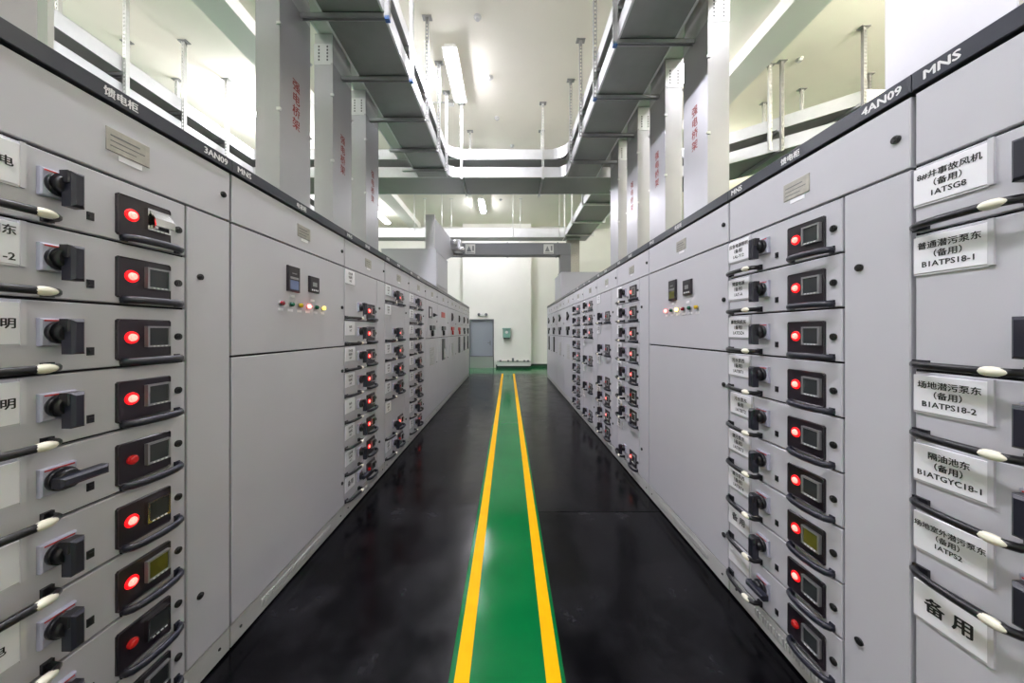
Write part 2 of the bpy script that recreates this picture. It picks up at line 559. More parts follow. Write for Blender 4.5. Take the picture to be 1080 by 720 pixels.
def m_display(kind):
    def fn():
        b = MB()
        fm = {'chrome': 'chrome', 'flip': 'chrome'}.get(kind, 'bezel_grey')
        sm = {'olive': 'screen_olive'}.get(kind, 'screen_dark')
        t = 0.006
        x0, x1, z0, z1 = -0.037, 0.037, -0.036, 0.036
        y = -0.013
        b.box(x0, x1, y, 0, z1 - t, z1); b.box(x0, x1, y, 0, z0, z0 + t)
        b.box(x0, x0 + t, y, 0, z0 + t, z1 - t); b.box(x1 - t, x1, y, 0, z0 + t, z1 - t)
        b.box(x0 + t, x1 - t, -0.009, 0, z0 + t, z1 - t, 1)
        for k in range(4):
            b.box(-0.022 + k * 0.013, -0.015 + k * 0.013, -0.0145, -0.013, z0 + 0.001, z0 + 0.005, 2)
        if kind == 'flip':
            b.prism_x([(-0.013, 0.030), (-0.030, 0.006), (-0.034, -0.020), (-0.030, -0.022), (-0.026, 0.004), (-0.012, 0.026)], -0.030, 0.034, 0)
            b.box(-0.030, -0.020, -0.030, -0.012, -0.03, -0.02, 0)
        return b.mesh('display', [fm, sm, 'white_print'])
    return cached(('disp', kind), fn)


def drawer(parent, z0, h, text=None, lit=True, turned=False, disp='dark', bold=0.026, tsize=0.0225, low=False, tshift=0.0, cshift=0.0):
    me = cached(('dface', round(h, 3)), lambda: MB().cbox(0.006, 0.596, 0.0, 0.018, 0.004, h - 0.004, 0.0025).mesh('drawer_front', ['cabinet_grey']))
    d_ = obj('drawer', me, parent, (0, 0, z0))
    lz = h - 0.065
    lx = 0.006 + cshift
    obj('label_card', m_label(), d_, (lx, 0, lz))
    obj('label_holder', m_holder(), d_, (lx, 0, lz))
    if text:
        obj('label_print', text_mesh(text, tsize, 'black_print', bold, 1.25), d_, (lx + 0.074 + tshift, -0.0066, lz))
    obj('switch_plate', m_switch_plate(), d_, (0.242, 0, 0.112))
    obj('switch_knob', m_knob(turned), d_, (0.242, 0, 0.112))
    obj('latch_slot', m_keyhole(), d_, (0.315, 0, 0.055))
    obj('meter_panel', m_panel(), d_, (0.457, 0, 0.088))
    obj('indicator_lamp', m_lamp(lit), d_, (0.416, -0.005, 0.094))
    obj('display', m_display(disp), d_, (0.490, -0.005, 0.096))
    obj('pull_handle', cached('pull', _pull), d_, (0.480, 0, 0.016))
    obj('drawer_lever', m_lever(), d_, (0.0, 0, 0.018))
    obj('lever_tip', m_tip(), d_, (0.0, 0, 0.018))
    obj('drawer_lock', m_lock(), d_, (0.568, 0, 0.094))
    return d_


def cabinet_base(side, y_start, wdt, label, code=None, title='馈电柜', mark='MNS', depth=1.0):
    """side 'L': local x runs with world +y; side 'R': local x runs with world -y; y_start = world y of the local left edge"""
    loc = (XL, y_start, 0) if side == 'L' else (XR, y_start, 0)
    t = thing('switchgear_cabinet', label, 'cabinet', loc, PI / 2 if side == 'L' else -PI / 2,
              'switchgear cabinets of the left row' if side == 'L' else 'switchgear cabinets of the right row')
    wk = round(wdt, 2)
    obj('cabinet_body', cached(('body', wk), lambda: MB().box(0.0005, wdt - 0.0005, 0.024, depth, 0.02, 2.14).box(0.0005, wdt - 0.0005, 0.045, depth, 0, 0.02).mesh('cabinet_body', ['cabinet_side'])), t)
    obj('gasket', cached(('gasket', wk), lambda: MB().box(0.0005, wdt - 0.0005, 0.018, 0.024, 0.02, 2.14).mesh('gasket', ['gasket'])), t)
    pl = obj('plinth', cached(('plinth', wk), lambda: MB().cbox(0.004, wdt - 0.004, 0.002, 0.018, 0.018, 0.115, 0.002).box(0.001, wdt - 0.001, 0.016, 0.045, 0.0, 0.018, 1).mesh('plinth', ['plinth_grey', 'gasket'])), t)

    def vent():
        b = MB(); n = int((wdt - 0.36) / 0.016)
        for k in range(n):
            b.prism_x([(0.0015, 0.052), (-0.0025, 0.056), (-0.0025, 0.084), (0.0015, 0.088)], 0.18 + k * 0.016, 0.188 + k * 0.016)
        return b.mesh('vent_louvre', ['plinth_grey'])
    obj('vent_louvre', cached(('vent', wk), vent), pl)
    for sx in (0.055, wdt - 0.055):
        obj('plinth_screw', cached('pscrew', lambda: MB().cyl((0, 0.002, 0), 'y', 0.006, -0.003, 10).mesh('plinth_screw', ['gasket'])), pl, (sx, 0, 0.068))
    tp = obj('top_panel', cached(('top', wk), lambda: MB().cbox(0.006, wdt - 0.006, 0.0, 0.018, 1.925, 2.136, 0.0025).mesh('top_panel', ['cabinet_grey'])), t)
    obj('nameplate', cached('nplate', lambda: MB().cbox(-0.06, 0.06, -0.003, 0, -0.036, 0.036, 0.001).box(-0.05, 0.03, -0.0034, -0.003, 0.012, 0.016, 1).box(-0.05, 0.045, -0.0034, -0.003, -0.004, -0.001, 1).box(-0.05, 0.02, -0.0034, -0.003, -0.02, -0.017, 1).mesh('nameplate', ['plate_steel', 'frame_grey'])), tp, (wdt * 0.515, 0, 2.032))
    obj('paper_label', cached('plabel', lambda: MB().box(-0.033, 0.033, -0.0015, 0, -0.008, 0.008).mesh('paper_label', ['card'])), tp, (wdt * 0.515 + 0.005, 0, 1.984))
    obj('door_lock', m_lock(), tp, (wdt - 0.04, 0, 2.028))
    hd = obj('header_rail', cached(('head', wk), lambda: MB().cbox(0.001, wdt - 0.001, -0.006, 0.05, 2.146, 2.2, 0.0025).mesh('header_rail', ['header_slate'])), t)
    if mark:
        obj('header_print', text_mesh(mark, 0.036, 'white_print', 0.035, wide=1.1), hd, (0.068, -0.0066, 2.173))
    if title:
        obj('header_print', text_mesh(title, 0.031, 'white_print', 0.03), hd, (wdt * 0.485, -0.0066, 2.173))
    if code:
        obj('header_print', text_mesh(code, 0.036, 'white_print', 0.035, wide=1.05), hd, (wdt - 0.078, -0.0066, 2.173))

    def eye():
        b = MB()
        b.cyl((0, 0, 0), 'z', 0.012, 0.012, 10)
        prev = None
        for k in range(9):
            a = PI * k / 8
            p = Vector((math.cos(a) * 0.018, 0, 0.012 + math.sin(a) * 0.026))
            if prev is not None:
                b.cyl(prev, p - prev, 0.0045, (p - prev).length, 8)
            prev = p
        return b.mesh('lifting_eye', ['screw'])
    for sx in ((0.03, wdt - 0.03) if mark else ()):
        obj('lifting_eye', cached('eye', eye), t, (sx, 0.075, 2.199))
    obj('roof_panel', cached(('roof', wk), lambda: MB().box(0.0005, wdt - 0.0005, 0.05, depth, 2.14, 2.199).mesh('roof_panel', ['cabinet_side'])), t)
    return t


def compartment(t, x0=0.6, x1=0.8):
    d_ = obj('cable_door', cached(('cdoor', x0, x1), lambda: MB().cbox(0.004, x1 - x0 - 0.006, 0.0, 0.018, 0.123, 1.917, 0.0025).mesh('cable_door', ['cabinet_grey'])), t, (x0, 0, 0))
    for z in (1.652, 0.372):
        obj('door_lock', m_lock(), d_, (0.055, 0, z))


def drawer_cabinet(side, y, label, spec, code=None, title='馈电柜'):
    t = cabinet_base(side, y, 0.8, label, code, title)
    z = 1.92
    for s in spec:
        h = s.pop('h', 0.2)
        z -= h
        drawer(t, z, h, **s)
    compartment(t)
    return t


def cap_cabinet(side, y, label, buttons, lcd):
    t = cabinet_base(side, y, 1.0, label, None, '电容柜')
    up = obj('upper_door', cached('capup', lambda: MB().cbox(0.006, 0.994, 0.0, 0.018, 1.325, 1.916, 0.0025).mesh('upper_door', ['cabinet_grey'])), t)
    lo = obj('lower_door', cached('caplo', lambda: MB().cbox(0.006, 0.994, 0.0, 0.018, 0.123, 1.315, 0.0025).mesh('lower_door', ['cabinet_grey'])), t)
    m1 = MB().cbox(-0.05, 0.05, -0.014, 0, -0.073, 0.073, 0.003).box(-0.036, 0.036, -0.0145, -0.0135, 0.0, 0.012, 2).box(-0.036, 0.036, -0.0145, -0.0135, -0.060, -0.008, 1).box(-0.02, 0.02, -0.0145, -0.0135, 0.03, 0.034, 2)
    obj('controller', m1.mesh('controller', ['panel_black', lcd, 'bezel_grey']), up, (0.41, 0, 1.732))
    m2 = MB().cbox(-0.05, 0.05, -0.014, 0, -0.05, 0.05, 0.003).box(-0.022, 0.022, -0.0145, -0.0135, -0.012, 0.014, 1)
    for k in range(4):
        m2.box(-0.032 + k * 0.018, -0.022 + k * 0.018, -0.0155, -0.0135, -0.04, -0.03, 2)
    obj('meter', m2.mesh('meter', ['panel_black', 'bezel_grey', 'white_print']), up, (0.605, 0, 1.728))
    for k, bmat in enumerate(buttons):
        x = 0.314 + 0.079 * k
        bt = cached(('btn', bmat), lambda: MB().cyl((0, 0, 0), 'y', 0.015, -0.006, 16, 1).cyl((0, -0.006, 0), 'y', 0.0125, -0.012, 16, 0).cyl((0, -0.018, 0), 'y', 0.0125, -0.005, 16, 0, 0.006).mesh('indicator_button', [bmat, 'bezel_grey']))
        obj('indicator_button', bt, up, (x, 0, 1.587))
        obj('paper_label', cached('blabel', lambda: MB().box(-0.02, 0.02, -0.0015, 0, -0.007, 0.007).mesh('paper_label', ['card'])), up, (x, 0, 1.553))
    for x in (0.41, 0.60):
        obj('paper_label', CACHE['blabel'], up, (x, 0, 1.635 if x < 0.5 else 1.628))
    obj('door_lock', m_lock(), up, (0.962, 0, 1.61))
    obj('door_lock', m_lock(), lo, (0.962, 0, 1.137))
    obj('door_lock', m_lock(), lo, (0.962, 0, 0.30))
    return t


def breaker_cabinet(side, y, wdt, label, kind, switch='black_plastic', window=True, title='进线柜'):
    """incoming / tie cabinets at the far ends: selector and switches on the upper door, breaker window in the lower door"""
    t = cabinet_base(side, y, wdt, label, None, None, None)
    wk = round(wdt, 2)
    up = obj('upper_door', cached(('brup', wk), lambda: MB().cbox(0.006, wdt - 0.006, 0.0, 0.018, 1.325, 1.916, 0.0025).mesh('upper_door', ['cabinet_grey'])), t)
    lo = obj('lower_door', cached(('brlo', wk), lambda: MB().cbox(0.006, wdt - 0.006, 0.0, 0.018, 0.123, 1.315, 0.0025).mesh('lower_door', ['cabinet_grey'])), t)
    cx = wdt * 0.5
    if kind == 'frame':
        q = MB()
        for a in ((-0.09, 0.09, 0.06, 0.09), (-0.09, 0.09, -0.09, -0.06), (-0.09, -0.06, -0.06, 0.06), (0.06, 0.09, -0.06, 0.06)):
            q.box(a[0], a[1], -0.012, 0, a[2], a[3])
        q.box(-0.06, 0.06, -0.006, 0, -0.06, 0.06, 1)
        obj('meter', q.mesh('meter', ['panel_black', 'card']), up, (cx - 0.12, 0, 1.73))
        obj('selector_switch', m_knob(True), up, (cx + 0.1, 0.01, 1.70))
    elif kind == 'plate':
        obj('warning_plate', MB().cbox(-0.16, 0.16, -0.006, 0, -0.05, 0.05, 0.001).mesh('warning_plate', ['indicator_red']), up, (cx, 0, 1.74))
    else:
        def tri():
            b = MB()
            b.prism_x([(0, 0), (0, 0.001), (-0.001, 0)], 0, 0.001)
            b = MB()
            v0 = [(-0.09, -0.09), (0.10, 0.0), (-0.09, 0.09)]
            b.v += [(x, 0, z) for x, z in v0] + [(x * 0.85, -0.03, z * 0.85) for x, z in v0]
            b.face([3, 4, 5])
            b.face([0, 2, 1])
            for i in range(3):
                j = (i + 1) % 3
                b.face([i, j, 3 + j, 3 + i])
            return b.mesh('selector_arrow', ['black_plastic'])
        obj('selector_arrow', cached('tri', tri), up, (cx, 0, 1.74))
    obj('control_switch', cached(('ctl', switch), lambda: MB().cbox(-0.14, 0.0, -0.03, 0, -0.03, 0.05, 0.004).cbox(0.03, 0.14, -0.03, 0, -0.02, 0.05, 0.004).box(-0.03, 0.02, -0.035, 0, -0.12, -0.03).mesh('control_switch', [switch])), up, (cx, 0, 1.475))
    if window:
        q = MB().cbox(-0.10, 0.10, -0.02, 0, -0.2, 0.2, 0.006).box(-0.07, 0.07, -0.023, -0.02, -0.16, 0.02, 1)
        obj('breaker_window', cached(('bw', 0), lambda: q.mesh('breaker_window', ['black_plastic', 'screen_dark'])), lo, (cx, 0, 1.09))
    else:
        def grille():
            b = MB()
            for k in range(9):
                b.prism_x([(0.001, -0.14 + k * 0.033), (-0.008, -0.13 + k * 0.033), (-0.008, -0.12 + k * 0.033), (0.001, -0.115 + k * 0.033)], -0.13, 0.13)
            return b.mesh('vent_louvre', ['plinth_grey'])
        obj('vent_louvre', cached('grille', grille), lo, (cx, 0, 1.02))
    obj('door_lock', m_lock(), up, (wdt - 0.05, 0, 1.6))
    obj('door_lock', m_lock(), lo, (wdt - 0.05, 0, 0.9))
    return t


def D(text=None, **k):
    k['text'] = text
    return k


# ------------------------------------------------------------------ left row
drawer_cabinet('L', 0.64, 'pale grey nine-drawer cabinet nearest the camera in the left row, header reading 3AN09', [
    D('照明配电\n\n', disp='flip', cshift=0.02, tsize=0.026, tshift=0.012), D('普通照明东\n\n\u3000\u3000\u3000\u3000-2', cshift=0.02, tsize=0.026, tshift=0.004), D('应急照明\n\n', cshift=0.02, tsize=0.028, tshift=0.012),
    D('公共照明\n\n', cshift=0.02, tsize=0.028, tshift=0.012), D('配电间', cshift=0.02, tsize=0.026, lit=False, turned=True), D(None, cshift=0.02, disp='chrome'),
    D('风机配电', cshift=0.02, tsize=0.026, disp='olive'), D('弱电间', cshift=0.02, tsize=0.028, lit=False, disp='chrome'), D(None, cshift=0.02, lit=False)], '3AN09')
cap_cabinet('L', 1.44, 'capacitor cabinet with two meters and blank lower door in the left row', ['button_red', 'button_green', 'button_yellow', 'button_red_lit', 'button_green', 'button_yellow_lit'], 'screen_blue')
L3 = '污水泵\n（备用）\n1AT'
drawer_cabinet('L', 2.44, 'left-row drawer cabinet just past the capacitor cabinet, its top drawer double height', [
    D(L3, h=0.4), D('备用\n1AT'), D(L3), D(L3), D('备用\n1AT'), D(L3), D(L3), D('备用', tsize=0.045, lit=False, turned=True)])
drawer_cabinet('L', 3.24, 'left-row drawer cabinet with seven drawers, two of them double height', [
    D(L3), D(L3, h=0.4), D(L3), D(L3), D(L3, lit=False), D(L3, h=0.4), D(L3, lit=False)])
drawer_cabinet('L', 4.04, 'left-row cabinet of nine lit drawers beside the plain breaker cabinets', [D(L3) for _ in range(9)])
breaker_cabinet('L', 4.84, 0.8, 'left-row cabinet with a square black-framed meter and a louvred lower door', 'frame', window=False)
breaker_cabinet('L', 5.64, 1.0, 'left-row breaker cabinet with a red plate, below the grey duct box', 'plate')
breaker_cabinet('L', 6.64, 1.0, 'left-row cabinet with black arrow selector and red switches, nearer of two', 'arrow', 'indicator_red', window=False)
breaker_cabinet('L', 7.64, 1.0, 'left-row cabinet with black arrow, red switches and tall breaker window', 'arrow', 'indicator_red')
breaker_cabinet('L', 8.64, 0.8, 'last but one cabinet of the left row, towards the grey door', 'arrow')
breaker_cabinet('L', 9.44, 0.8, 'last cabinet of the left row, beside the grey door', 'arrow')

# ------------------------------------------------------------------ right row
drawer_cabinet('R', 0.96, 'right-row drawer cabinet cut by the right edge of the frame, large printed white cards', [
    D('8#井事故风机\n（备用）\n1ATSG8', tsize=0.0215), D('普通潜污泵东\n（备用）\nB1ATPS18-1', h=0.4, tsize=0.0215), D('场地潜污泵东\n（备用）\nB1ATPS18-2', tsize=0.0215),
    D('隔油池东\n（备用）\nB1ATGYC18-1', tsize=0.0215), D('场地室外潜污泵东\n（备用）\n1ATPS2', tsize=0.0180), D('备 用', h=0.4, tsize=0.045, bold=0.03), D(None)])
drawer_cabinet('R', 1.76, 'right-row cabinet of nine drawers, header ending in 09, between blank doors and large cards', [
    D('应急电源照明\n（备用）\n1AL-Y12'), D('预留电源\n（备用）\n1AT-A'), D('事故风机东\n（备用）\n1ATDZ4'), D('污水泵西\n（备用）\n1ATBT1', disp='dark'),
    D('污水泵东\n备用\n1ATBT2', cshift=0.016), D('潜污泵东\n（备用）\n1ATBT3'), D('潜污泵西\n（备用）\n1ATBT4', disp='olive'), D('备 用', tsize=0.042),
    D(None, lit=False, turned=True)], '4AN09')
cap_cabinet('R', 2.76, 'capacitor cabinet with two meters and blank lower door in the right row', ['button_red_lit', 'button_green', 'button_orange_lit', 'button_red', 'button_green', 'button_yellow'], 'screen_olive')
drawer_cabinet('R', 3.56, 'right-row cabinet of eight drawers just past the capacitor cabinet, lowest drawer double height', [
    D(L3), D(L3), D(L3), D(L3), D(L3), D(L3, lit=False), D(L3, lit=False), D(L3, h=0.4)])
drawer_cabinet('R', 4.36, 'right-row drawer cabinet with three double-height drawers on top, third drawer cabinet from the camera', [
    D(L3, h=0.4, lit=False), D(L3, h=0.4, lit=False), D(L3, h=0.4, lit=False), D(L3), D(L3), D(L3, lit=False)])
drawer_cabinet('R', 5.16, 'right-row drawer cabinet with three lit drawers above three double-height unlit ones', [
    D(L3), D(L3), D(L3), D(L3, h=0.4, lit=False), D(L3, h=0.4, lit=False), D(L3, h=0.4, lit=False)])
drawer_cabinet('R', 5.96, 'farthest drawer cabinet of the right row, nine small drawers', [D(L3, lit=(k in (0, 4))) for k in range(9)])
breaker_cabinet('R', 6.96, 1.0, 'right-row cabinet with black arrow selector next to the farthest drawers', 'arrow', window=False)
breaker_cabinet('R', 7.96, 1.0, 'right-row arrow cabinet below the grey bridge, second past the drawers', 'arrow', window=False)
breaker_cabinet('R', 8.96, 1.0, 'right-row cabinet with black arrow and a tall breaker window', 'arrow')
breaker_cabinet('R', 9.96, 1.0, 'last cabinet of the right row, near the end wall', 'arrow')


# ------------------------------------------------------------------ cable trays
def offset_path(pts, dist):
    P = [Vector(p) for p in pts]
    out = []
    for i, p in enumerate(P):
        ds = []
        if i > 0: ds.append((P[i] - P[i - 1]).normalized())
        if i < len(P) - 1: ds.append((P[i + 1] - P[i]).normalized())
        ns = [Vector((-d_.y, d_.x)) for d_ in ds]
        if len(ns) == 1:
            out.append(p + ns[0] * dist)
        else:
            b = (ns[0] + ns[1]).normalized()
            out.append(p + b * (dist / max(0.3, b.dot(ns[0]))))
    return out


def strip(b, a_pts, b_pts, z0, z1, mi=0):
    for i in range(len(a_pts) - 1):
        b.prism([tuple(a_pts[i]), tuple(a_pts[i + 1]), tuple(b_pts[i + 1]), tuple(b_pts[i])], z0, z1, mi)


TRAYS = {}


def tray(key, path, width, z0, z1, label, group):
    t = thing('cable_tray', label, 'cable tray', (path[0][0], path[0][1], z0), 0, group)
    o = Vector(path[0])
    P = [Vector(p) - o for p in path]
    h = z1 - z0
    L, R = offset_path(P, width / 2), offset_path(P, -width / 2)
    b = MB(); strip(b, L, R, 0, 0.004)
    # cross joints of the bottom sheets
    obj('tray_bottom', b.mesh('tray_bottom', ['tray_lit' if z0 > ZL1 else 'tray_steel']), t)  # upper tier takes the paler copy that carries the gap's light
    for s in (1, -1):
        b = MB()
        strip(b, offset_path(P, s * (width / 2 + 0.003)), offset_path(P, s * (width / 2 - 0.003)), -0.002, h)
        strip(b, offset_path(P, s * (width / 2 + 0.003)), offset_path(P, s * (width / 2 - 0.022)), h - 0.004, h)
        strip(b, offset_path(P, s * (width / 2 + 0.014)), offset_path(P, s * (width / 2 - 0.006)), -0.004, 0.010)
        obj('side_rail', b.mesh('side_rail', ['tray_rail']), t)
    TRAYS[key] = t
    return t


GT = 'galvanised cable trays under the ceiling'
tray(('L', 0), [(-1.3935, RY0 + 0.4), (-1.3935, 5.965)], 0.54, ZL0, ZL1, 'lower cable tray running above the left row', GT)
tray(('L', 1), [(-1.573, RY0 + 0.4), (-1.573, 5.965)], 0.90, ZU0, ZU1, 'upper cable tray running above the left row', GT)
tray(('R', 0), [(1.355, RY0 + 0.4), (1.355, 5.965)], 0.545, ZL0, ZL1, 'lower cable tray running above the right row', GT)
tray(('R', 1), [(1.555, RY0 + 0.4), (1.555, 5.965)], 0.945, ZU0, ZU1, 'upper cable tray running above the right row', GT)
cross = [(7.9, 4.86), (5.12, 4.86), (3.3, 6.345), (-4.73, 6.345)]
tray(('C', 0), cross, 0.73, ZL0, ZL1, 'lower cable tray crossing the aisle overhead, bending at the right', GT)
tray(('C', 1), cross, 0.73, ZU0, ZU1, 'upper cable tray crossing the aisle overhead, bending at the right', GT)
tray(('B', 0), [(-5.12, RY0 + 0.4), (-5.12, 9.7)], 0.75, ZL0, ZL1, 'lower cable tray in the bay behind the left row', GT)
tray(('B', 1), [(-5.12, RY0 + 0.4), (-5.12, 9.7)], 0.75, ZU0, ZU1, 'upper cable tray in the bay behind the left row', GT)
tray(('far', 0), [(2.08, 6.73), (2.08, 10.2)], 0.72, ZL0, ZL1, 'far cable tray above the right row, beyond the aisle crossing', GT)
tray(('farx', 0), [(-4.73, 9.98), (1.70, 9.98)], 0.40, ZL0, ZL0 + 0.27, 'far cable tray crossing the aisle, above the grey bridge', GT)


# fillet corners where the aisle trays meet the crossing ones
def fillet(x, y, sx, z0, z1, r, label):
    b = MB()
    n = 6
    arc = []
    for k in range(n + 1):
        a = (PI / 2) * k / n
        arc.append((sx * (r - r * math.cos(a)), -(r - r * math.sin(a))))
    poly = [(0, 0)] + arc
    b.prism(poly[::1], 0, 0.004)
    t = thing('tray_fillet', label, 'tray fitting', (x, y, z0), 0, 'corner fittings of the trays')
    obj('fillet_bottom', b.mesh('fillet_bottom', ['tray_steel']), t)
    q = MB()
    for k in range(n):
        p0, p1 = Vector(arc[k]), Vector(arc[k + 1])
        nn = Vector((sx * 0.7, -0.7)) * 0.004
        q.prism([tuple(p0), tuple(p1), tuple(p1 + nn), tuple(p0 + nn)], -0.002, z1 - z0)
    obj('fillet_side', q.mesh('fillet_side', ['tray_rail']), t)


fillet(-1.106, 5.948, 1, ZL0, ZL1, 0.10, 'small corner fitting of the lower tray, left side of the aisle')
fillet(-1.106, 5.948, 1, ZU0, ZU1, 0.22, 'curved corner fitting of the upper tray, left side of the aisle')
fillet(1.065, 5.948, -1, ZL0, ZL1, 0.10, 'small corner fitting of the lower tray, right side of the aisle')
fillet(1.065, 5.948, -1, ZU0, ZU1, 0.22, 'curved corner fitting of the upper tray, right side of the aisle')


# ------------------------------------------------------------------ hangers
def channel(b, x, y, z0, z1, face, s=0.041):
    """perforated U channel: two flanges and a back made as a ladder of rungs; face = direction of the back ('x+','x-','y-')"""
    h = s / 2
    t_ = 0.003
    if face == 'y-':
        b.box(x - h, x - h + t_, y - h, y + h, z0, z1); b.box(x + h - t_, x + h, y - h, y + h, z0, z1)
        b.box(x - h, x - h + 0.013, y - h, y - h + t_, z0, z1); b.box(x + h - 0.013, x + h, y - h, y - h + t_, z0, z1)
        z = z0
        while z < z1:
            b.box(x - h + 0.013, x + h - 0.013, y - h, y - h + t_, z, min(z + 0.022, z1)); z += 0.05
    else:
        sx = 1 if face == 'x+' else -1
        b.box(x - h, x + h, y - h, y - h + t_, z0, z1); b.box(x - h, x + h, y + h - t_, y + h, z0, z1)
        xa, xb = (x + h - t_, x + h) if sx > 0 else (x - h, x - h + t_)
        b.box(xa, xb, y - h, y - h + 0.013, z0, z1); b.box(xa, xb, y + h - 0.013, y + h, z0, z1)
        z = z0
        while z < z1:
            b.box(xa, xb, y - h + 0.013, y + h - 0.013, z, min(z + 0.022, z1)); z += 0.05


def arm(tray_obj, x, y, dx, dy, z):
    """channel arm under a tray, starting beside the post at x, y"""
    b = MB()
    z1, z0, h = -0.0045, -0.045, 0.0205
    g = 0.021
    if abs(dx) > abs(dy):
        a, c = sorted((math.copysign(g, dx), dx))
        b.box(a, c, -h, -h + 0.003, z0, z1); b.box(a, c, h - 0.003, h, z0, z1); b.box(a, c, -h, h, z1 - 0.003, z1)
        b.box(a, c, -h, -0.012, z0, z0 + 0.003); b.box(a, c, 0.012, h, z0, z0 + 0.003)
    else:
        a, c = sorted((math.copysign(g, dy), dy))
        b.box(-h, -h + 0.003, a, c, z0, z1); b.box(h - 0.003, h, a, c, z0, z1); b.box(-h, h, a, c, z1 - 0.003, z1)
        b.box(-h, -0.012, a, c, z0, z0 + 0.003); b.box(0.012, h, a, c, z0, z0 + 0.003)
    o = tray_obj.location
    obj('support_arm', b.mesh('support_arm', ['galvanised']), tray_obj, (x - o.x, y - o.y, z - o.z))


def hanger(x, y, label, arms=None, face='y-', zbot=None, group='perforated channel hangers of the trays', cap=None, dark=False):
    """arms: (tray key, dx, dy) of the cantilever arms starting at the post"""
    t = thing('tray_hanger', label, 'hanger', (x, y, ZC), 0, group)
    zb = (ZL0 - 0.05 if zbot is None else zbot) - ZC
    pm = 'post_zinc' if dark else 'strut_zinc'  # darkened zinc for unlit posts, bright zinc for lit ones
    key = ('post', face, round(zb, 3), dark)

    def fn():
        b = MB(); channel(b, 0, 0, zb, -0.012, face)
        return b.mesh('post', [pm, 'dark_zinc'])
    obj('post', cached(key, fn), t)
    obj('ceiling_plate', cached(('cplate', dark), lambda: MB().box(-0.062, 0.062, -0.04, 0.04, -0.012, 0.0).prism_x([(-0.02, -0.012), (0.02, -0.012), (0.02, -0.07)], -0.023, 0.023).mesh('ceiling_plate', ['post_zinc'])), t)
    if arms:
        k, dx, dy = arms
        arm(TRAYS[(k, 0)], x, y, dx, dy, ZL0)
        arm(TRAYS[(k, 1)], x, y, dx, dy, ZU0)
    if cap:
        obj('end_cap', cached('ecap', lambda: MB().box(-0.0205, 0.0205, -0.0205, 0.0205, -0.02, 0.012).mesh('end_cap', ['blue_cap'])), t, (0, 0, zb + 0.008))
    return t


ords = ['nearest', 'second', 'third', 'fourth', 'fifth', 'sixth', 'seventh']
for k, y in enumerate((2.20, 2.90, 3.62, 4.32, 5.05, 5.67)):
    if k == 0:
        continue
    hanger(-1.085, y, '%s perforated post from the camera along the left aisle tray' % ords[k - 1], ('L', -0.775, 0), 'x+' if y < 4 else 'y-', cap=k < 3, dark=True)
for k, y in enumerate((3.16, 3.90, 4.66, 5.40)):
    hanger(1.047, y, '%s perforated post from the camera along the right aisle tray' % ords[k], ('R', 0.77, 0), 'x-' if y < 3.8 else 'y-', cap=k < 2, dark=True)
# crossing tray: near posts with arms running under the tray, far posts
for x, nm in ((-0.86, 'left'), (0.64, 'right')):
    hanger(x, 5.945, 'brightly lit post on the near side of the aisle crossing tray, %s of two' % nm, ('C', 0, 0.84), 'y-')
    hanger(x + 0.06, 6.775, 'short-looking post on the far side of the aisle crossing tray, %s of two' % nm, None, 'y-', zbot=ZL0)
for k, y in enumerate((3.97, 4.68, 5.39)):
    hanger(-4.705, y, '%s post on the aisle side of the tray behind the left row' % ords[k], ('B', -0.80, 0), 'y-')
    hanger(-5.535, y, '%s post on the wall side of the tray behind the left row' % ords[k], None, 'y-', zbot=ZL0 - 0.03)
hanger(4.92, 4.46, 'bare post in the right bay, nearest the big pale riser', ('C', 0, 0.80), 'y-', dark=True)
hanger(5.90, 5.27, 'post with open slots beside the big pale riser in the right bay', None, 'y-', zbot=ZL0 - 0.02, dark=True)
hanger(4.26, 5.02, 'front post of the close pair in the right bay', ('C', 0.0, 0.9), 'y-', dark=True)
hanger(4.13, 5.09, 'back post of the close pair in the right bay', None, 'y-', zbot=ZL0)
hanger(5.10, 5.60, 'short post behind the bend of the right bay tray', None, 'y-', zbot=ZL0)
hanger(4.72, 5.95, 'shortest post behind the bend of the right bay tray', None, 'y-', zbot=ZL0)

# thin rods that carry the far crossing tray
rod = MB().cyl((0, 0, ZL0 - ZC - 0.03), 'z', 0.010, ZC - ZL0 + 0.03, 8).box(-0.05, 0.05, -0.03, 0.03, -0.01, 0.0).mesh('hanging_rod', ['strut_zinc'])
for k, px in enumerate((437, 448, 466, 476, 541, 549, 590)):
    yy = 9.73 if k % 2 == 0 else 10.23
    xx = (px - 536) * yy / FPX
    tag(obj('hanging_rod', rod, None, (xx, yy, ZC)), 'thin rod holding the far crossing tray, %s from the left' % ('first', 'second', 'third', 'fourth', 'fifth', 'sixth', 'seventh')[k], 'rod', 'thin rods of the far crossing tray')
# U brackets carrying the far right tray
for k, y in enumerate((7.2, 8.4, 9.5)):
    t = thing('tray_bracket', '%s square bracket carrying the far tray above the right row' % ('nearest', 'middle', 'farthest')[k], 'bracket', (2.08, y, ZC), 0, 'square brackets of the far right tray')
    for s in (-1, 1):
        obj('post', cached('brpost', lambda: MB().box(-0.018, 0.018, -0.018, 0.018, ZL0 - ZC - 0.045, 0).mesh('post', ['strut_zinc'])), t, (s * 0.42, 0, 0))
    obj('arm', cached('brarm', lambda: MB().box(-0.44, 0.44, -0.02, 0.02, ZL0 - ZC - 0.045, ZL0 - ZC - 0.004).mesh('arm', ['strut_zinc'])), t)


